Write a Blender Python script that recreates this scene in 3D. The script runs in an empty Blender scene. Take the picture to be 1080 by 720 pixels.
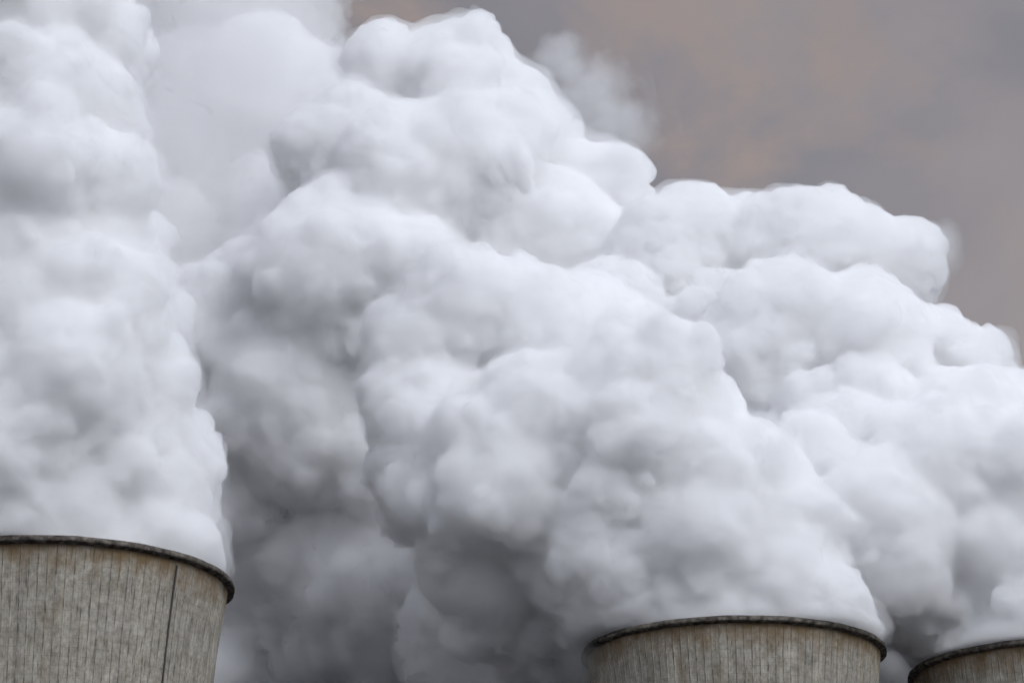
import bpy, math, time
T0 = time.time()
import numpy as np

# ------------------------------------------------------------------ camera
scene = bpy.context.scene
EYE_Z = 1.7
PITCH = math.radians(20.74)
FOCAL = 2600.0                       # focal length in pixels of a 1080 wide frame
cam_data = bpy.data.cameras.new("camera")
cam_data.sensor_width = 36.0
cam_data.lens = FOCAL / 1080.0 * 36.0
cam_data.clip_start = 1.0
cam_data.clip_end = 20000.0
cam = bpy.data.objects.new("camera", cam_data)
cam.location = (0, 0, EYE_Z)
cam.rotation_euler = (math.pi / 2 + PITCH, 0, 0)
scene.collection.objects.link(cam)
scene.camera = cam

# ------------------------------------------------------------------ sky, sun, exposure
SUN_EL = math.radians(35)
SUN_AZ = math.radians(36)            # behind the camera, to the right (measured from -Y towards +X)
sun_dir = np.array([math.sin(SUN_AZ) * math.cos(SUN_EL), -math.cos(SUN_AZ) * math.cos(SUN_EL), math.sin(SUN_EL)])

sun_data = bpy.data.lights.new("sun", "SUN")
sun_data.energy = 0.95
sun_data.angle = math.radians(22)
sun_data.color = (0.975, 0.985, 1.0)
sun = bpy.data.objects.new("sun", sun_data)
sun.rotation_euler = (math.pi / 2 - SUN_EL, 0, SUN_AZ)
sun.location = (0, 0, 300)
scene.collection.objects.link(sun)

world = bpy.data.worlds.new("World")
scene.world = world
world.use_nodes = True
wt = world.node_tree
wt.nodes.clear()


def N(tree, typ, **kw):
    n = tree.nodes.new(typ)
    for k, v in kw.items():
        if k in n.inputs:
            n.inputs[k].default_value = v
        else:
            setattr(n, k, v)
    return n


def ramp(tree, stops, fac=None, interp="LINEAR"):
    n = tree.nodes.new("ShaderNodeValToRGB")
    cr = n.color_ramp
    cr.interpolation = interp
    while len(cr.elements) < len(stops):
        cr.elements.new(0.5)
    for e, (p, c) in zip(cr.elements, stops):
        e.position = p
        e.color = (*c, 1.0) if len(c) == 3 else c
    if fac is not None:
        tree.links.new(fac, n.inputs[0])
    return n


def mixc(tree, fac, a, b, mode="MIX"):
    n = tree.nodes.new("ShaderNodeMix")
    n.data_type = "RGBA"
    n.blend_type = mode
    for sock, v in ((n.inputs[0], fac), (n.inputs[6], a), (n.inputs[7], b)):
        if hasattr(v, "links"):
            tree.links.new(v, sock)
        elif isinstance(v, (int, float)):
            sock.default_value = v
        else:
            sock.default_value = (*v, 1.0)
    return n.outputs[2]


W_STRENGTH = 0.1
sky = N(wt, "ShaderNodeTexSky", sky_type="NISHITA", sun_disc=False, sun_elevation=SUN_EL,
        sun_rotation=math.pi - SUN_AZ, altitude=200.0, air_density=1.4, dust_density=3.0)
tc = N(wt, "ShaderNodeTexCoord")
mp = N(wt, "ShaderNodeMapping")
mp.inputs["Scale"].default_value = (1.0, 1.0, 1.15)
mp.inputs["Location"].default_value = (2.527, 1.27, 0.482)
wt.links.new(tc.outputs["Generated"], mp.inputs["Vector"])
nz1 = N(wt, "ShaderNodeTexNoise", Scale=5.0, Detail=7.0, Roughness=0.52, Distortion=0.35)
nz2 = N(wt, "ShaderNodeTexNoise", Scale=13.0, Detail=7.0, Roughness=0.54, Distortion=0.4)
wt.links.new(mp.outputs[0], nz1.inputs["Vector"])
wt.links.new(mp.outputs[0], nz2.inputs["Vector"])
cloud = ramp(wt, [(0.34, (2.30, 2.20, 2.40)), (0.46, (2.52, 2.40, 2.60)), (0.56, (2.95, 2.70, 2.80)), (0.68, (3.4, 3.02, 3.0))], nz1.outputs["Fac"])
warm = ramp(wt, [(0.50, (0, 0, 0)), (0.70, (1, 1, 1))], nz2.outputs["Fac"])
cl2 = mixc(wt, warm.outputs[0], cloud.outputs[0], (3.40, 2.80, 2.62))
# the dark bank thins out overhead, where the blue shows through
sx = N(wt, "ShaderNodeSeparateXYZ")
wt.links.new(tc.outputs["Generated"], sx.inputs[0])
op = N(wt, "ShaderNodeMapRange")
for k_, v_ in (("From Min", 0.5), ("From Max", 0.85), ("To Min", 0.93), ("To Max", 0.55)):
    op.inputs[k_].default_value = v_
wt.links.new(sx.outputs[2], op.inputs["Value"])
# the overcast is brighter round the veiled sun and darker on the far side
dt = N(wt, "ShaderNodeVectorMath", operation="DOT_PRODUCT")
wt.links.new(tc.outputs["Generated"], dt.inputs[0])
dt.inputs[1].default_value = tuple(sun_dir)
gl = N(wt, "ShaderNodeMapRange")
for k_, v_ in (("From Min", -0.15), ("From Max", 1.0), ("To Min", 0.0), ("To Max", 1.0)):
    gl.inputs[k_].default_value = v_
wt.links.new(dt.outputs["Value"], gl.inputs["Value"])
hz = N(wt, "ShaderNodeMapRange", interpolation_type="SMOOTHSTEP")
for k_, v_ in (("From Min", -0.02), ("From Max", 0.30), ("To Min", 0.1), ("To Max", 1.0)):
    hz.inputs[k_].default_value = v_
wt.links.new(sx.outputs[2], hz.inputs["Value"])
gh = N(wt, "ShaderNodeMath", operation="MULTIPLY")
wt.links.new(gl.outputs[0], gh.inputs[0])
wt.links.new(hz.outputs[0], gh.inputs[1])
cl3 = mixc(wt, gh.outputs[0], cl2, (13.4, 14.4, 16.6))
full = mixc(wt, op.outputs[0], sky.outputs[0], cl3)
bg = N(wt, "ShaderNodeBackground", Strength=W_STRENGTH)
wt.links.new(full, bg.inputs["Color"])
wo = N(wt, "ShaderNodeOutputWorld")
wt.links.new(bg.outputs[0], wo.inputs["Surface"])

vs = scene.view_settings
vs.view_transform = "Standard"
vs.look = "None"
vs.exposure = 0.0
vs.gamma = 1.0
vs.use_curve_mapping = False

cy = scene.cycles
cy.use_denoising = True
cy.max_bounces = 48
cy.diffuse_bounces = 4
cy.volume_bounces = 40
cy.transparent_max_bounces = 48
cy.use_adaptive_sampling = True
cy.adaptive_threshold = 0.045
cy.adaptive_min_samples = 16

COL = scene.collection


def tag(o, label=None, cat=None, group=None, kind=None):
    for k, v in (("label", label), ("category", cat), ("group", group), ("kind", kind)):
        if v:
            o[k] = v
    return o


def at(px, py, Y):
    """World point on the sight line of photo pixel (px, py) at ground distance Y."""
    dx, dy = (px - 540.0) / FOCAL, (360.0 - py) / FOCAL
    c, s = math.cos(PITCH), math.sin(PITCH)
    fy, fz = c - dy * s, s + dy * c
    k = Y / fy
    return np.array([dx * k, Y, EYE_Z + fz * k])


def m_per_px(py, Y):
    p = at(540, py, Y)
    return (p[1] * math.cos(PITCH) + (p[2] - EYE_Z) * math.sin(PITCH)) / FOCAL


def mesh_object(name, verts, faces, mat, parent=None, smooth=True):
    me = bpy.data.meshes.new(name)
    verts = np.asarray(verts, np.float32)
    faces = np.asarray(faces, np.int32)
    me.vertices.add(len(verts))
    me.vertices.foreach_set("co", verts.ravel())
    k = faces.shape[1]
    me.loops.add(faces.size)
    me.loops.foreach_set("vertex_index", faces.ravel())
    me.polygons.add(len(faces))
    me.polygons.foreach_set("loop_start", np.arange(0, faces.size, k, dtype=np.int32))
    me.update(calc_edges=True)
    me.validate()
    me.polygons.foreach_set("use_smooth", np.full(len(me.polygons), smooth))
    me.materials.append(mat)
    o = bpy.data.objects.new(name, me)
    o.parent = parent
    COL.objects.link(o)
    return o


def new_mat(name):
    m = bpy.data.materials.new(name)
    m.use_nodes = True
    m.node_tree.nodes.clear()
    return m, m.node_tree


# ------------------------------------------------------------------ ground
m_ground, t = new_mat("dark_asphalt")  # asphalt out of view, darkened and blued to dim and cool its bounce light
nz = N(t, "ShaderNodeTexNoise", Scale=0.05, Detail=8.0)
geo = N(t, "ShaderNodeNewGeometry")
t.links.new(geo.outputs["Position"], nz.inputs["Vector"])
r = ramp(t, [(0.35, (0.026, 0.029, 0.034)), (0.65, (0.044, 0.048, 0.055))], nz.outputs["Fac"])
b = N(t, "ShaderNodeBsdfPrincipled", Roughness=0.95)
t.links.new(r.outputs[0], b.inputs["Base Color"])
o_ = N(t, "ShaderNodeOutputMaterial")
t.links.new(b.outputs[0], o_.inputs[0])
g = mesh_object("ground", [(-6000, -6000, 0), (6000, -6000, 0), (6000, 6000, 0), (-6000, 6000, 0)], [(0, 1, 2, 3)], m_ground, smooth=False)
tag(g, kind="structure")

# ------------------------------------------------------------------ cooling towers
H = 100.0
R_LIP = 25.7
R_TOP = 24.75
R_IN = 24.2
T_THROAT, R_THROAT = 62.0, 21.9      # hyperboloid throat
HYP = (H - T_THROAT) / math.sqrt((R_TOP / R_THROAT) ** 2 - 1)


def shell_r(z):
    return R_THROAT * math.sqrt(1 + ((z - T_THROAT) / HYP) ** 2)


def uv_from(o, uvs):
    """uvs: one (u, v) per vertex, written per loop; seam handled by duplicated vertices."""
    me = o.data
    lay = me.uv_layers.new(name="UVMap")
    vi = np.zeros(len(me.loops), np.int32)
    me.loops.foreach_get("vertex_index", vi)
    lay.data.foreach_set("uv", np.asarray(uvs, np.float32)[vi].ravel())


N_PANEL = 118
PANEL = 2 * math.pi * R_TOP / N_PANEL     # 1.32 m between the vertical ribs


def mat_concrete():
    m, t = new_mat("weathered_concrete")
    L = t.links.new
    out = N(t, "ShaderNodeOutputMaterial")
    b = N(t, "ShaderNodeBsdfPrincipled", Roughness=0.92)
    b.inputs["Specular IOR Level"].default_value = 0.2
    uv = N(t, "ShaderNodeUVMap")
    info = N(t, "ShaderNodeObjectInfo")
    off = N(t, "ShaderNodeVectorMath", operation="SCALE")
    off.inputs[0].default_value = (37.0, 11.0, 0)
    L(info.outputs["Random"], off.inputs["Scale"])
    add = N(t, "ShaderNodeVectorMath", operation="ADD")
    L(uv.outputs[0], add.inputs[0])
    L(off.outputs[0], add.inputs[1])

    def noise(sx, sy, detail=4.0, rough=0.55, dist=0.0, loc=0.0):
        mp_ = N(t, "ShaderNodeMapping")
        mp_.inputs["Scale"].default_value = (sx, sy, 1)
        mp_.inputs["Location"].default_value = (loc, loc * 0.7, loc)
        L(add.outputs[0], mp_.inputs["Vector"])
        n = N(t, "ShaderNodeTexNoise", Scale=1.0, Detail=detail, Roughness=rough, Distortion=dist)
        L(mp_.outputs[0], n.inputs["Vector"])
        return n.outputs["Fac"]

    def math_(op, a, b_=None, c=None, clamp=False):
        n = N(t, "ShaderNodeMath", operation=op, use_clamp=clamp)
        for s, v in zip(n.inputs, (a, b_, c)):
            if v is None:
                continue
            if hasattr(v, "links"):
                L(v, s)
            else:
                s.default_value = v
        return n.outputs[0]

    sep = N(t, "ShaderNodeSeparateXYZ")
    L(uv.outputs[0], sep.inputs[0])
    u, v = sep.outputs[0], sep.outputs[1]
    base = ramp(t, [(0.30, (0.250, 0.228, 0.184)), (0.50, (0.385, 0.358, 0.302)), (0.72, (0.500, 0.472, 0.408))], noise(0.55, 0.40, 7, 0.62, 0.2))
    col = base.outputs[0]
    # each panel strip has a tone of its own
    wn = N(t, "ShaderNodeTexWhiteNoise", noise_dimensions="1D")
    cell = math_("FLOOR", math_("DIVIDE", u, PANEL))
    L(cell, wn.inputs["W"])
    tone = ramp(t, [(0.0, (0.84, 0.84, 0.84)), (1.0, (1.08, 1.075, 1.06))], wn.outputs["Value"])
    col = mixc(t, 1.0, col, tone.outputs[0], "MULTIPLY")
    # pour lifts, faint
    lift = math_("PINGPONG", v, 0.65)
    lm = ramp(t, [(0.0, (0.66, 0.66, 0.66)), (0.09, (1, 1, 1))], math_("DIVIDE", lift, 0.65))
    lf = ramp(t, [(0.38, (0.1, 0.1, 0.1)), (0.58, (1, 1, 1))], noise(0.35, 0.8, 3, 0.5, 0, 9))
    col = mixc(t, lf.outputs[0], col, mixc(t, 1.0, col, lm.outputs[0], "MULTIPLY"))
    # mottling
    mt_ = ramp(t, [(0.36, (0.62, 0.61, 0.58)), (0.58, (1.04, 1.04, 1.04))], noise(1.9, 1.3, 8, 0.72, 0.0, 5))
    col = mixc(t, 0.8, col, mt_.outputs[0], "MULTIPLY")
    # rain streaks
    st = ramp(t, [(0.50, (0, 0, 0)), (0.66, (1, 1, 1))], noise(4.2, 0.20, 4, 0.6, 0.0, 2))
    col = mixc(t, math_("MULTIPLY", st.outputs[0], 0.32), col, (0.085, 0.080, 0.070))
    # dark joints beside the ribs, broken into dashes
    ph = math_("MODULO", u, PANEL)
    jd = math_("ABSOLUTE", math_("SUBTRACT", ph, PANEL * 0.5))
    jn = ramp(t, [(0.0, (1, 1, 1)), (0.13, (0, 0, 0))], math_("DIVIDE", jd, PANEL * 0.5))
    dash = ramp(t, [(0.44, (0.06, 0.06, 0.06)), (0.55, (1, 1, 1))], noise(1.7, 0.36, 3, 0.65, 0.0, 3))
    col = mixc(t, math_("MULTIPLY", jn.outputs[0], dash.outputs[0]), col, (0.036, 0.034, 0.031))
    # short, sharp run-off dashes between the joints
    d2 = ramp(t, [(0.64, (0, 0, 0)), (0.70, (1, 1, 1))], noise(3.0, 0.26, 2, 0.5, 0.0, 7))
    col = mixc(t, math_("MULTIPLY", d2.outputs[0], 0.6), col, (0.040, 0.037, 0.034))
    # ochre and soot below the gallery
    top = math_("SUBTRACT", v, H - 5.4)
    tn = noise(0.32, 0.28, 5, 0.62, 0.2, 4)
    tz = math_("ADD", math_("DIVIDE", top, 4.2), math_("MULTIPLY", math_("SUBTRACT", tn, 0.55), 2.6), clamp=True)
    col = mixc(t, math_("MULTIPLY", tz, 0.85), col, (0.175, 0.112, 0.050))
    # rusty run
    rn = ramp(t, [(0.56, (0, 0, 0)), (0.72, (1, 1, 1))], noise(0.26, 0.05, 6, 0.66, 0.4, 1.3))
    col = mixc(t, math_("MULTIPLY", rn.outputs[0], 0.6), col, (0.20, 0.145, 0.082))
    L(col, b.inputs["Base Color"])
    bp = N(t, "ShaderNodeBump", Strength=0.5, Distance=0.05)
    L(noise(3.0, 1.2, 8, 0.65, 0, 6), bp.inputs["Height"])
    L(bp.outputs[0], b.inputs["Normal"])
    L(b.outputs[0], out.inputs[0])
    return m


def mat_gallery():
    m, t = new_mat("sooty_concrete")
    L = t.links.new
    out = N(t, "ShaderNodeOutputMaterial")
    b = N(t, "ShaderNodeBsdfPrincipled", Roughness=0.95)
    b.inputs["Specular IOR Level"].default_value = 0.15
    g_ = N(t, "ShaderNodeNewGeometry")
    n1 = N(t, "ShaderNodeTexNoise", Scale=0.9, Detail=8.0, Roughness=0.68)
    L(g_.outputs["Position"], n1.inputs["Vector"])
    r_ = ramp(t, [(0.34, (0.030, 0.026, 0.023)), (0.46, (0.075, 0.066, 0.057)), (0.58, (0.160, 0.142, 0.120)), (0.72, (0.30, 0.27, 0.23))], n1.outputs["Fac"])
    L(r_.outputs[0], b.inputs["Base Color"])
    bp = N(t, "ShaderNodeBump", Strength=0.7, Distance=0.12)
    L(n1.outputs["Fac"], bp.inputs["Height"])
    L(bp.outputs[0], b.inputs["Normal"])
    L(b.outputs[0], out.inputs[0])
    return m


def mat_plain(name, c, rough):
    m, t = new_mat(name)
    out = N(t, "ShaderNodeOutputMaterial")
    b = N(t, "ShaderNodeBsdfPrincipled", Roughness=rough)
    n1 = N(t, "ShaderNodeTexNoise", Scale=3.0, Detail=5.0)
    r_ = ramp(t, [(0.3, tuple(x * 0.6 for x in c)), (0.7, tuple(x * 1.3 for x in c))], n1.outputs["Fac"])
    t.links.new(r_.outputs[0], b.inputs["Base Color"])
    t.links.new(b.outputs[0], out.inputs[0])
    return m


M_CONC, M_GAL, M_DUCT = mat_concrete(), mat_gallery(), mat_plain("dark_duct", (0.055, 0.052, 0.048), 0.8)


def strip_grid(rows, cols, closed_quads):
    i, j = np.meshgrid(np.arange(rows - 1), np.arange(cols - 1), indexing="ij")
    a = i * cols + j
    return np.stack([a, a + 1, a + cols + 1, a + cols], -1).reshape(-1, 4)


def wall_mesh(parent):
    prof = [(0.0, 0.0), (0.40, 0.0), (0.44, 0.07), (0.56, 0.07), (0.60, 0.0)]   # part of a panel, proud of the wall (m)
    th, pr, us = [], [], []
    for k in range(N_PANEL + 1):
        for f, d in prof if k < N_PANEL else prof[:1]:
            th.append(2 * math.pi * (k + f) / N_PANEL)
            us.append((k + f) * PANEL)
            pr.append(d)
    th, pr, us = np.array(th), np.array(pr), np.array(us)
    zs = np.concatenate([np.linspace(0, 60, 16), np.linspace(63, H - 0.7, 26)])
    V, UV = [], []
    wob = np.random.default_rng(5)
    for z in zs:
        r_ = shell_r(z) + pr + 0.03 * np.sin(th * 9 + z * 0.35) + 0.02 * np.sin(th * 23 - z * 0.8)
        V.append(np.stack([r_ * np.cos(th), r_ * np.sin(th), np.full_like(th, z)], -1))
        UV.append(np.stack([us, np.full_like(us, z)], -1))
    cols = len(th)
    o = mesh_object("shell", np.vstack(V), strip_grid(len(zs), cols, True), M_CONC, parent, smooth=False)
    uv_from(o, np.vstack(UV))
    return o


def lathe(name, profile, mat, parent, seg=240, wobble=0.0):
    th = np.linspace(0, 2 * math.pi, seg + 1)
    V = []
    for r_, z in profile:
        rr = r_ + wobble * (np.sin(th * 31 + z) + np.sin(th * 53 + 2 * z)) * 0.5
        zz = z + wobble * 0.6 * np.sin(th * 17)
        V.append(np.stack([rr * np.cos(th), rr * np.sin(th), zz], -1))
    o = mesh_object(name, np.vstack(V), strip_grid(len(profile), seg + 1, True), mat, parent)
    uv_from(o, np.vstack([np.stack([th * R_TOP, np.full_like(th, p[1])], -1) for p in profile]))
    return o


def tower(px, py, label, spin, duct_at=None):
    root = bpy.data.objects.new("cooling_tower", None)
    root.location = (px, py, 0)
    root.rotation_euler = (0, 0, spin)
    COL.objects.link(root)
    tag(root, label, "cooling tower", "concrete cooling towers in a row")
    wall_mesh(root)
    lathe("inner_lining", [(R_IN, H - 0.2), (shell_r(H - 10) - 0.5, H - 10), (shell_r(H - 25) - 0.5, H - 25),
                           (shell_r(62) - 0.5, 62), (shell_r(40) - 0.5, 40)], M_CONC, root, 120)
    lathe("rim", [(R_TOP - 0.03, H - 1.06), (R_TOP + 0.30, H - 0.94), (R_LIP - 0.10, H - 0.84), (R_LIP, H - 0.77), (R_LIP, H - 0.36),
                  (R_LIP - 0.05, H - 0.31), (R_LIP - 0.13, H - 0.29), (R_LIP - 0.13, H - 0.05), (R_LIP - 0.2, H), (R_IN + 0.05, H), (R_IN - 0.02, H - 0.25)], M_GAL, root, 300, 0.05)
    if duct_at is not None:
        a = duct_at - spin
        zs = np.linspace(0.3, H - 1.7, 40)
        V = []
        for z in zs:
            r0 = shell_r(z) - 0.05
            hw = 0.11
            e_t = np.array([-math.sin(a), math.cos(a), 0])
            e_r = np.array([math.cos(a), math.sin(a), 0])
            for s_, d in ((-1, 0.0), (-1, 0.24), (1, 0.24), (1, 0.0), (-1, 0.0)):
                V.append(e_r * (r0 + d) + e_t * hw * s_ + np.array([0, 0, z]))
        mesh_object("cable_duct", np.array(V), strip_grid(len(zs), 5, True), M_DUCT, root, smooth=False)
    return root


T_A, T_B, T_C = (-67.86, 362.5), (37.33, 408.0), (94.8, 421.5)
tower(*T_A, "weathered concrete cooling tower at the left edge, nearest, a dark duct down its wall", 0.4, duct_at=-math.pi / 2 + math.radians(51))
tower(*T_B, "ribbed concrete cooling tower in the middle, its left side in shade, whole rim in view", 1.9)
tower(*T_C, "shaded concrete cooling tower cut off by the right edge of the view", 3.7)

# ------------------------------------------------------------------ steam
rng = np.random.default_rng(11)


def directions(n, jitter):
    i = np.arange(n) + 0.5
    ph = np.arccos(1 - 2 * i / n)
    th = math.pi * (1 + 5 ** 0.5) * i + rng.uniform(0, 6.28)
    d = np.stack([np.cos(th) * np.sin(ph), np.sin(th) * np.sin(ph), np.cos(ph)], -1)
    d += rng.normal(0, jitter, d.shape)
    return d / np.linalg.norm(d, axis=1, keepdims=True)


def inside_any(p, C, R, skip, slack):
    d = np.linalg.norm(C - p, axis=1) - R
    d[skip] = 1e9
    return d.min() < -slack


def billow(spheres, levels):
    """Grow smaller puffs on the free surface of bigger ones: cauliflower heads."""
    C = np.array([s[:3] for s in spheres], float)
    R = np.array([s[3] for s in spheres], float)
    allC, allR = [C], [R]
    far = C[:, 1].mean() + 12.0
    for lev, (n, lo, hi, sink, jit) in enumerate(levels):
        nC, nR = [], []
        for i in range(len(C)):
            for d in directions(n if C[i][1] < far else n // 3, jit):
                if d[1] > 0.65 and lev:
                    continue
                rr = R[i] * rng.uniform(lo, hi)
                c = C[i] + d * (R[i] - rr * sink * rng.uniform(0.6, 1.3))
                tip = c + d * rr
                if inside_any(tip, C, R, i, rr * 0.2):
                    continue
                nC.append(c)
                nR.append(rr)
        if not nC:
            break
        C, R = np.array(nC), np.array(nR)
        allC.append(C)
        allR.append(R)
    return np.vstack(allC), np.concatenate(allR)


def value_noise(P, scale, seed):
    """Smooth 3D value noise, -1..1, numpy."""
    r_ = np.random.default_rng(seed)
    T = r_.uniform(-1, 1, 4096).astype(np.float32)
    q = P / scale
    f = np.floor(q)
    u = q - f
    u = u * u * (3 - 2 * u)
    f = f.astype(np.int64)
    out = 0
    for dx in (0, 1):
        for dy in (0, 1):
            for dz in (0, 1):
                h = ((f[:, 0] + dx) * 73856093) ^ ((f[:, 1] + dy) * 19349663) ^ ((f[:, 2] + dz) * 83492791)
                w = (u[:, 0] if dx else 1 - u[:, 0]) * (u[:, 1] if dy else 1 - u[:, 1]) * (u[:, 2] if dz else 1 - u[:, 2])
                out = out + T[h & 4095] * w
    return out


def worley(P, scale, seed):
    """Squared distance to the nearest jittered cell point (0..~1)."""
    r_ = np.random.default_rng(seed)
    T = r_.uniform(0, 1, (4096, 3)).astype(np.float32)
    q = P / scale
    f = np.floor(q).astype(np.int32)
    best = np.full(len(P), 9.0, np.float32)
    for dx in (-1, 0, 1):
        for dy in (-1, 0, 1):
            for dz in (-1, 0, 1):
                g0, g1, g2 = f[:, 0] + dx, f[:, 1] + dy, f[:, 2] + dz
                h = ((g0 * np.int32(73856)) ^ (g1 * np.int32(19349)) ^ (g2 * np.int32(83497))) & 4095
                t_ = T[h]
                np.minimum(best, (q[:, 0] - g0 - t_[:, 0]) ** 2 + (q[:, 1] - g1 - t_[:, 1]) ** 2 + (q[:, 2] - g2 - t_[:, 2]) ** 2, out=best)
    return best


def surface_nets(F, origin, vox):
    """Naive surface nets of the zero level of grid F (negative inside)."""
    s = F < 0
    nx, ny, nz_ = F.shape
    acc = np.zeros((nx - 1, ny - 1, nz_ - 1, 3), np.float32)
    cnt = np.zeros((nx - 1, ny - 1, nz_ - 1), np.float32)
    corners = [(i, j, k) for i in (0, 1) for j in (0, 1) for k in (0, 1)]

    def sl(A, c):
        return A[c[0]:A.shape[0] - 1 + c[0], c[1]:A.shape[1] - 1 + c[1], c[2]:A.shape[2] - 1 + c[2]]
    mixed = np.zeros(cnt.shape, bool)
    s0 = sl(s, (0, 0, 0))
    for c in corners[1:]:
        mixed |= sl(s, c) != s0
    idx = np.argwhere(mixed)
    I, J, K = idx.T
    vals = {c: F[I + c[0], J + c[1], K + c[2]] for c in corners}
    acc = np.zeros((len(idx), 3), np.float32)
    cnt = np.zeros(len(idx), np.float32)
    for a in corners:
        for ax in range(3):
            if a[ax]:
                continue
            b_ = list(a)
            b_[ax] = 1
            fa, fb = vals[a], vals[tuple(b_)]
            cr = (fa < 0) != (fb < 0)
            tt = np.where(cr, fa / np.where(cr, fa - fb, 1), 0)
            p = np.zeros((len(idx), 3), np.float32)
            p[:] = a
            p[:, ax] = tt
            acc[cr] += p[cr]
            cnt[cr] += 1
    V = (idx + acc / cnt[:, None]) * vox + origin
    vid = np.full(mixed.shape, -1, np.int64)
    vid[I, J, K] = np.arange(len(idx))
    faces = []
    for ax in range(3):
        b1, b2 = [(1, 2), (2, 0), (0, 1)][ax]
        lo = [slice(None)] * 3
        hi = [slice(None)] * 3
        lo[ax] = slice(0, -1)
        hi[ax] = slice(1, None)
        A, B = s[tuple(lo)], s[tuple(hi)]
        e = np.argwhere(A != B)
        ok = np.ones(len(e), bool)
        for k in (b1, b2):
            ok &= (e[:, k] > 0) & (e[:, k] < F.shape[k] - 1)
        e = e[ok]
        flip = ~A[e[:, 0], e[:, 1], e[:, 2]]
        q = []
        for o1, o2 in ((-1, -1), (0, -1), (0, 0), (-1, 0)):
            c = e.copy()
            c[:, b1] += o1
            c[:, b2] += o2
            q.append(vid[c[:, 0], c[:, 1], c[:, 2]])
        q = np.stack(q, -1)
        q[flip] = q[flip][:, ::-1]
        faces.append(q)
    return V, np.vstack(faces)


def blur(F, n):
    for _ in range(n):
        for ax in range(3):
            G = F * 2
            a = [slice(None)] * 3
            b_ = [slice(None)] * 3
            a[ax] = slice(0, -1)
            b_[ax] = slice(1, None)
            G[tuple(a)] += F[tuple(b_)]
            G[tuple(b_)] += F[tuple(a)]
            e0 = [slice(None)] * 3
            e0[ax] = 0
            G[tuple(e0)] += F[tuple(e0)]
            e0[ax] = -1
            G[tuple(e0)] += F[tuple(e0)]
            F = G * 0.25
    return F


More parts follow.
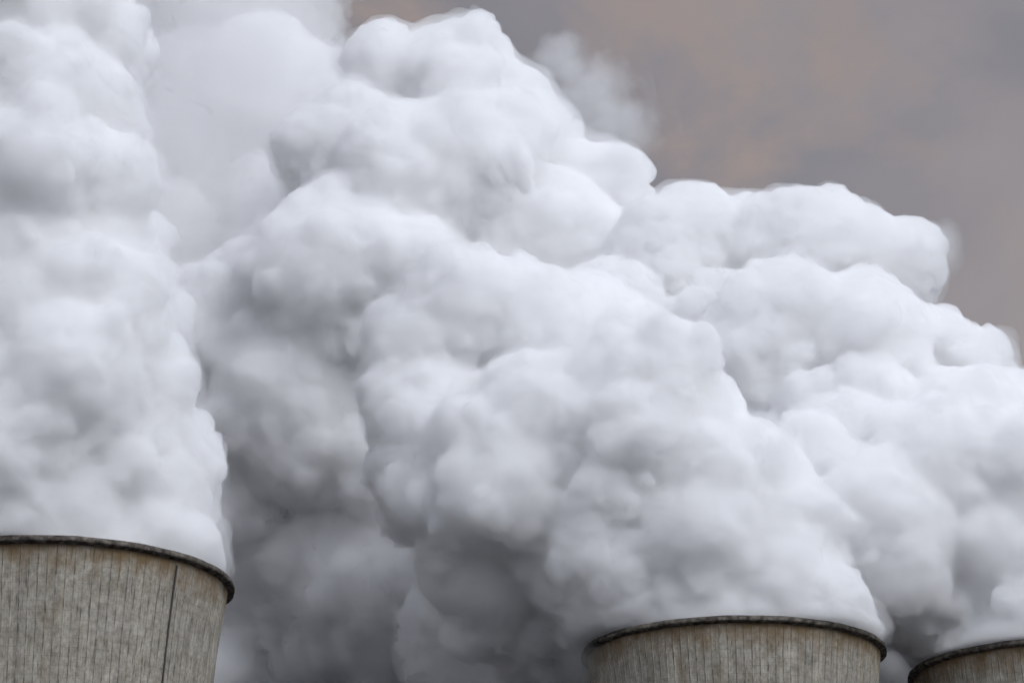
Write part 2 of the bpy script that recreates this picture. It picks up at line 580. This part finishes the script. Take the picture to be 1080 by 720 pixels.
def steam_mesh(C, R, vox, smooth=2, rough=0.75, seed=1, mouth=None, fringe=0.0):
    if mouth is not None:
        dx_, dy_ = C[:, 0] - mouth[0], C[:, 1] - mouth[1]
        over = np.hypot(dx_, dy_) + 0.6 * R - (R_IN + np.maximum(C[:, 2] - H, 0) * 1.1 + 40.0 * np.clip((dy_ - 2.0) / 10.0, 0, 1) * (dx_ < 6.0))
        keep = (over < 0) | (R > 14.0) | (C[:, 2] > H + 12.0)
        C, R = C[keep], R[keep]
    lo = (C - R[:, None]).min(0) - 8 * vox
    hi = (C + R[:, None]).max(0) + 8 * vox
    n = np.ceil((hi - lo) / vox).astype(int) + 1
    ax = [lo[k] + vox * np.arange(n[k]) for k in range(3)]
    F = np.full(n, 7.0 * vox, np.float32)
    for c, r_ in zip(C, R):
        i0 = np.maximum(((c - r_ - lo) / vox).astype(int) - 7, 0)
        i1 = np.minimum(((c + r_ - lo) / vox).astype(int) + 9, n)
        x = (ax[0][i0[0]:i1[0]] - c[0])[:, None, None]
        y = (ax[1][i0[1]:i1[1]] - c[1])[None, :, None]
        z = (ax[2][i0[2]:i1[2]] - c[2])[None, None, :]
        d = np.sqrt(x * x + y * y + z * z).astype(np.float32) - np.float32(r_)
        v = F[i0[0]:i1[0], i0[1]:i1[1], i0[2]:i1[2]]
        np.minimum(v, d, out=v)
    np.maximum(F, -7.0 * vox, out=F)
    F = blur(F, smooth)
    # fine billows and ragged noise in the narrow band
    band = np.argwhere(np.abs(F) < 3.2 * vox)
    P = band * vox + lo
    P = P.astype(np.float32)
    amp = np.clip(0.75 + 0.9 * value_noise(P, 14.0, seed + 5) + 0.4 * value_noise(P, 5.5, seed + 6), 0.12, 1.7)
    P2 = P + np.stack([value_noise(P, 5.0, seed + k) + 0.5 * value_noise(P, 2.1, seed + 20 + k) for k in (1, 2, 3)], -1) * 1.1
    dsp = (0.38 - worley(P2, 5.4, seed + 7)) * 1.9 + (0.38 - worley(P2, 2.7, seed + 9)) * 1.7 + (0.38 - worley(P2, 1.4, seed + 10)) * 1.5 + (0.38 - worley(P, 0.85, seed + 12)) * 0.9
    F[band[:, 0], band[:, 1], band[:, 2]] -= np.clip(rough * dsp * amp, -1.25, 1.25).astype(np.float32)
    F = blur(F, 1)
    soft = None
    if fringe:                       # a looser layer of vapour outside the dense body
        S = blur(F[::2, ::2, ::2], 2)
        bs = np.argwhere(np.abs(S - fringe) < 2.0)
        Ps = (bs * (2 * vox) + lo).astype(np.float32)
        dn = value_noise(Ps, 9.0, seed + 31) * 1.6 + value_noise(Ps, 4.2, seed + 32) * 1.2 + value_noise(Ps, 2.0, seed + 33) * 0.6
        S[bs[:, 0], bs[:, 1], bs[:, 2]] -= np.clip(dn, -1.9, 1.2).astype(np.float32)
        S = S - np.float32(fringe)
        if mouth is not None:
            rs = np.hypot(ax[0][::2][:, None] - mouth[0], ax[1][::2][None, :] - mouth[1])[:, :, None]
            zs_ = ax[2][::2][None, None, :]
            S = np.maximum(S, np.where(rs > R_IN - 0.2, np.clip((H + 0.5 - zs_) * 0.8, -9, 9), -9.0).astype(np.float32))
            S = np.maximum(S, (H - 14.0 - zs_).astype(np.float32))
        soft = surface_nets(S, lo, 2 * vox)
    if mouth is not None:            # inside the tower's mouth the steam fills the round opening
        rad = np.hypot(ax[0][:, None] - mouth[0], ax[1][None, :] - mouth[1])[:, :, None]
        z = ax[2][None, None, :]
        dy = ax[1][None, :, None] - mouth[1]
        lim = R_IN - 0.35 - 0.125 * (H - z)
        sink = np.clip((dy - 6.0) * 0.9, 0, 16)               # only past the tower may it sink below the rim
        keep_out = np.where(z < H + 0.2, np.minimum(R_LIP + 0.5 - rad, 40), -1e3)
        keep_out = np.where((z < H + 0.2) & (z < H - sink) & (rad > R_IN), 9.0, keep_out)
        F = np.maximum(F, np.where(z < H + 0.2, np.minimum(rad - lim, keep_out), -9.0).astype(np.float32))
        F = np.maximum(F, np.minimum(H - 9.0 - z, 26.0 - rad).astype(np.float32))
        F = np.maximum(F, np.minimum(H - 14.0 - z, 9.0).astype(np.float32))
    return surface_nets(F, lo, vox), soft


def steam_material(name, density, aniso, surf):
    m, t = new_mat(name)
    out = N(t, "ShaderNodeOutputMaterial")
    vol = N(t, "ShaderNodeVolumeScatter", Density=density, Anisotropy=aniso)
    vol.inputs["Color"].default_value = (0.994, 0.9965, 1.0, 1)
    t.links.new(vol.outputs[0], out.inputs["Volume"])
    tr = N(t, "ShaderNodeBsdfTransparent")
    df = N(t, "ShaderNodeBsdfDiffuse", Color=(0.9, 0.91, 0.93, 1))
    mx = N(t, "ShaderNodeMixShader", Fac=surf)
    t.links.new(tr.outputs[0], mx.inputs[1])
    t.links.new(df.outputs[0], mx.inputs[2])
    t.links.new(mx.outputs[0], out.inputs["Surface"])
    m.cycles.homogeneous_volume = True
    return m


m_steam = steam_material("steam", 0.62, 0.0, 0.05)
m_fringe = steam_material("loose_vapour", 0.085, 0.0, 0.0)
m_shade = steam_material("loose_steam", 0.45, 0.0, 0.0)
m_mist = steam_material("mist", 0.014, 0.0, 0.0)
m_billow = steam_material("veil_billow", 0.15, 0.0, 0.0)
m_veil = steam_material("thin_steam", 0.045, 0.0, 0.03)
LEVELS = [(26, 0.24, 0.62, 0.74, 0.3), (17, 0.20, 0.52, 0.58, 0.35), (11, 0.26, 0.52, 0.5, 0.4)]


def plume(label, puffs, vox, seed, mat, mouth=None, parent=None, levels=LEVELS, name="steam_plume", smooth=2, fringe=0.0):
    """puffs: (photo x, photo y, radius in photo pixels, ground distance) -> spheres in metres."""
    global rng
    rng = np.random.default_rng(seed)
    sp = []
    for px, py, pr, Y in puffs:
        p = at(px, py, Y)
        sp.append((*p, 1.05 * pr * m_per_px(py, Y)))
    C, R = billow(sp, levels)
    (V, Fc), soft = steam_mesh(C, R, vox, smooth=smooth, seed=seed, mouth=mouth, fringe=fringe)
    o = mesh_object(name, V, Fc, mat, parent)
    if soft is not None:
        mesh_object("loose_vapour", *soft, m_fringe, o)
    if parent is None:
        tag(o, label, "steam plume", "white steam plumes of the cooling towers")
    print("plume", len(V), "verts", len(C), "puffs", time.time() - T0)
    return o


VOX = 0.4
plume("bright steam plume pouring from the left cooling tower, filling the left edge", [
    (66, 640, 144, 362), (72, 565, 126, 361), (92, 485, 113, 359), (60, 420, 122, 355), (30, 350, 124, 353), (62, 280, 88, 354),
    (20, 210, 108, 352), (42, 120, 92, 354), (50, 40, 84, 357), (-30, -30, 110, 354),
    (-10, 474, 112, 350), (10, 570, 92, 352), (-30, 285, 74, 351), (-10, 180, 64, 351), (20, 405, 66, 356),
    (-95, 520, 140, 362), (-110, 300, 140, 362), (-110, 100, 150, 366), (118, 60, 42, 366), (112, 160, 44, 366), (128, 270, 46, 366), (150, 345, 48, 368)], VOX, 3, m_steam, fringe=0.7, mouth=T_A)
mid = plume("broad steam plume pouring from the middle cooling tower and leaning left", [
    (776, 690, 136, 408), (774, 640, 124, 407), (764, 590, 118, 404), (672, 474, 108, 400), (738, 525, 84, 398), (576, 454, 68, 396),
    (500, 322, 56, 408), (560, 342, 60, 409), (630, 352, 54, 416), (438, 362, 46, 408), (452, 432, 58, 408), (472, 505, 72, 408), (542, 510, 88, 401),
    (625, 570, 88, 404), (522, 590, 76, 412), (672, 610, 88, 404), (812, 596, 70, 399), (690, 655, 80, 408), (590, 645, 82, 422), (705, 555, 66, 400), (640, 520, 86, 400), (612, 484, 62, 397)], VOX, 7, m_steam, fringe=0.7, mouth=T_B)
right = plume("steam plume of the right cooling tower, drifting back to the upper right", [
    (1115, 705, 134, 421.5), (1095, 640, 126, 421), (1040, 590, 112, 420), (975, 507, 75, 410), (872, 494, 60, 414), (1062, 520, 70, 410),
    (925, 572, 88, 408), (1120, 540, 90, 418), (735, 264, 66, 452), (700, 282, 64, 450), (810, 268, 58, 450), (850, 264, 64, 448), (905, 272, 54, 448), (947, 278, 47, 448),
    (952, 384, 62, 442), (1012, 402, 54, 440), (900, 382, 90, 438), (820, 372, 90, 440), (760, 362, 80, 448), (1010, 470, 80, 430), (900, 460, 80, 432), (650, 345, 70, 446)], VOX, 13, m_steam, fringe=0.7, mouth=T_C)
_r = np.random.default_rng(4)
SMALL = [(_r.uniform(395, 610), _r.uniform(560, 715), _r.uniform(30, 52), _r.uniform(454, 474)) for _ in range(16)] + [(_r.uniform(215, 560), y_ + _r.uniform(-14, 14), _r.uniform(34, 62), 470 + (y_ - 470) * 0.10 + _r.uniform(-9, 9)) for y_ in np.linspace(440, 720, 30)]
plume("dark low steam in the shade between the left and middle towers", [
    (318, 418, 112, 470), (440, 470, 110, 478), (236, 405, 84, 474), (290, 560, 108, 490), (410, 600, 114, 482), (530, 640, 100, 464), (600, 690, 70, 446), (330, 700, 114, 514),
    (450, 740, 112, 506), (570, 560, 110, 486), (205, 560, 80, 504), (230, 690, 90, 514), (960, 690, 76, 480), (870, 650, 92, 484), (740, 640, 100, 478), (1040, 690, 80, 480)] + SMALL,
    VOX * 1.15, 37, m_shade, smooth=2, fringe=1.0)
back = plume("tall white steam plume behind, its peak reaching up to the top of the view", [
    (480, 97, 70, 475), (405, 72, 38, 470), (362, 165, 62, 468), (530, 152, 68, 475), (620, 212, 58, 475), (450, 220, 108, 470), (400, 320, 116, 466),
    (560, 290, 108, 474), (290, 345, 90, 470), (650, 330, 98, 480), (350, 440, 100, 482), (450, 440, 100, 480), (250, 400, 70, 484), (620, 370, 84, 462), (620, 470, 100, 480)], VOX * 1.15, 19, m_steam, fringe=1.0)


def wisp_material(density, scale):
    m, t = new_mat("wisp")
    L = t.links.new
    out = N(t, "ShaderNodeOutputMaterial")
    tc_ = N(t, "ShaderNodeTexCoord")
    ctr = N(t, "ShaderNodeVectorMath", operation="SUBTRACT")
    ctr.inputs[1].default_value = (0.5, 0.5, 0.5)
    L(tc_.outputs["Generated"], ctr.inputs[0])
    ln = N(t, "ShaderNodeVectorMath", operation="LENGTH")
    L(ctr.outputs[0], ln.inputs[0])
    fall = N(t, "ShaderNodeMapRange", interpolation_type="SMOOTHSTEP")
    for k_, v_ in (("From Min", 0.10), ("From Max", 0.47), ("To Min", 1.0), ("To Max", -0.55)):
        fall.inputs[k_].default_value = v_
    L(ln.outputs["Value"], fall.inputs["Value"])
    nz = N(t, "ShaderNodeTexNoise", Scale=scale, Detail=6.0, Roughness=0.55, Distortion=0.3)
    L(tc_.outputs["Object"], nz.inputs["Vector"])
    nr = N(t, "ShaderNodeMapRange")
    for k_, v_ in (("From Min", 0.3), ("From Max", 0.7), ("To Min", -0.45), ("To Max", 0.75)):
        nr.inputs[k_].default_value = v_
    L(nz.outputs["Fac"], nr.inputs["Value"])
    ad = N(t, "ShaderNodeMath", operation="ADD", use_clamp=True)
    L(fall.outputs[0], ad.inputs[0])
    L(nr.outputs[0], ad.inputs[1])
    ml = N(t, "ShaderNodeMath", operation="MULTIPLY")
    L(ad.outputs[0], ml.inputs[0])
    ml.inputs[1].default_value = density
    vol = N(t, "ShaderNodeVolumeScatter")
    vol.inputs["Color"].default_value = (0.996, 0.998, 1.0, 1)
    L(ml.outputs[0], vol.inputs["Density"])
    L(vol.outputs[0], out.inputs["Volume"])
    return m


def wisp(parent, px, py, Y, rx, ry, rz, mat):
    """A loose shred of thin steam; radii in metres."""
    c = at(px, py, Y)
    n, k = 24, 12
    th = np.linspace(0, 2 * math.pi, n, endpoint=False)
    V = [(0, 0, -rz)]
    for i in range(1, k):
        f = math.pi * i / k
        V += [(rx * math.sin(f) * math.cos(a), ry * math.sin(f) * math.sin(a), -rz * math.cos(f)) for a in th]
    V.append((0, 0, rz))
    T = [(0, 1 + (j + 1) % n, 1 + j) for j in range(n)]
    for i in range(k - 2):
        for j in range(n):
            a0, a1 = 1 + i * n + j, 1 + i * n + (j + 1) % n
            T += [(a0, a1, a1 + n), (a0, a1 + n, a0 + n)]
    T += [(len(V) - 1, 1 + (k - 2) * n + j, 1 + (k - 2) * n + (j + 1) % n) for j in range(n)]
    o = mesh_object("wisp", V, T, mat, parent)
    o.location = c
    return o


m_wisp = wisp_material(0.07, 0.11)
m_curl = wisp_material(0.09, 0.16)
wisp(back, 622, 104, 492, 15, 14, 17, m_wisp)
wisp(back, 655, 138, 492, 14, 12, 12, m_wisp)
wisp(back, 590, 62, 490, 10, 12, 10, m_wisp)
wisp(right, 992, 262, 446, 7, 9, 10, m_wisp)
wisp(mid, 622, 690, 404, 8, 9, 7, m_curl)
wisp(mid, 640, 655, 404, 9, 9, 5, m_curl)
wisp(right, 940, 640, 425, 12, 10, 12, m_curl)
veil = plume("thin grey steam veil hanging behind the left plume, at top left", [
    (238, 60, 112, 520), (175, 180, 128, 515), (255, 270, 110, 512), (180, -50, 130, 525), (300, -20, 62, 520), (200, 360, 110, 515)], VOX * 1.25, 29, m_veil, smooth=1)
plume(None, [(_r.uniform(150, 350), _r.uniform(-10, 340), _r.uniform(36, 66), _r.uniform(500, 520)) for _ in range(18)], VOX * 1.15, 31, m_billow, smooth=2, parent=veil, name="billow")
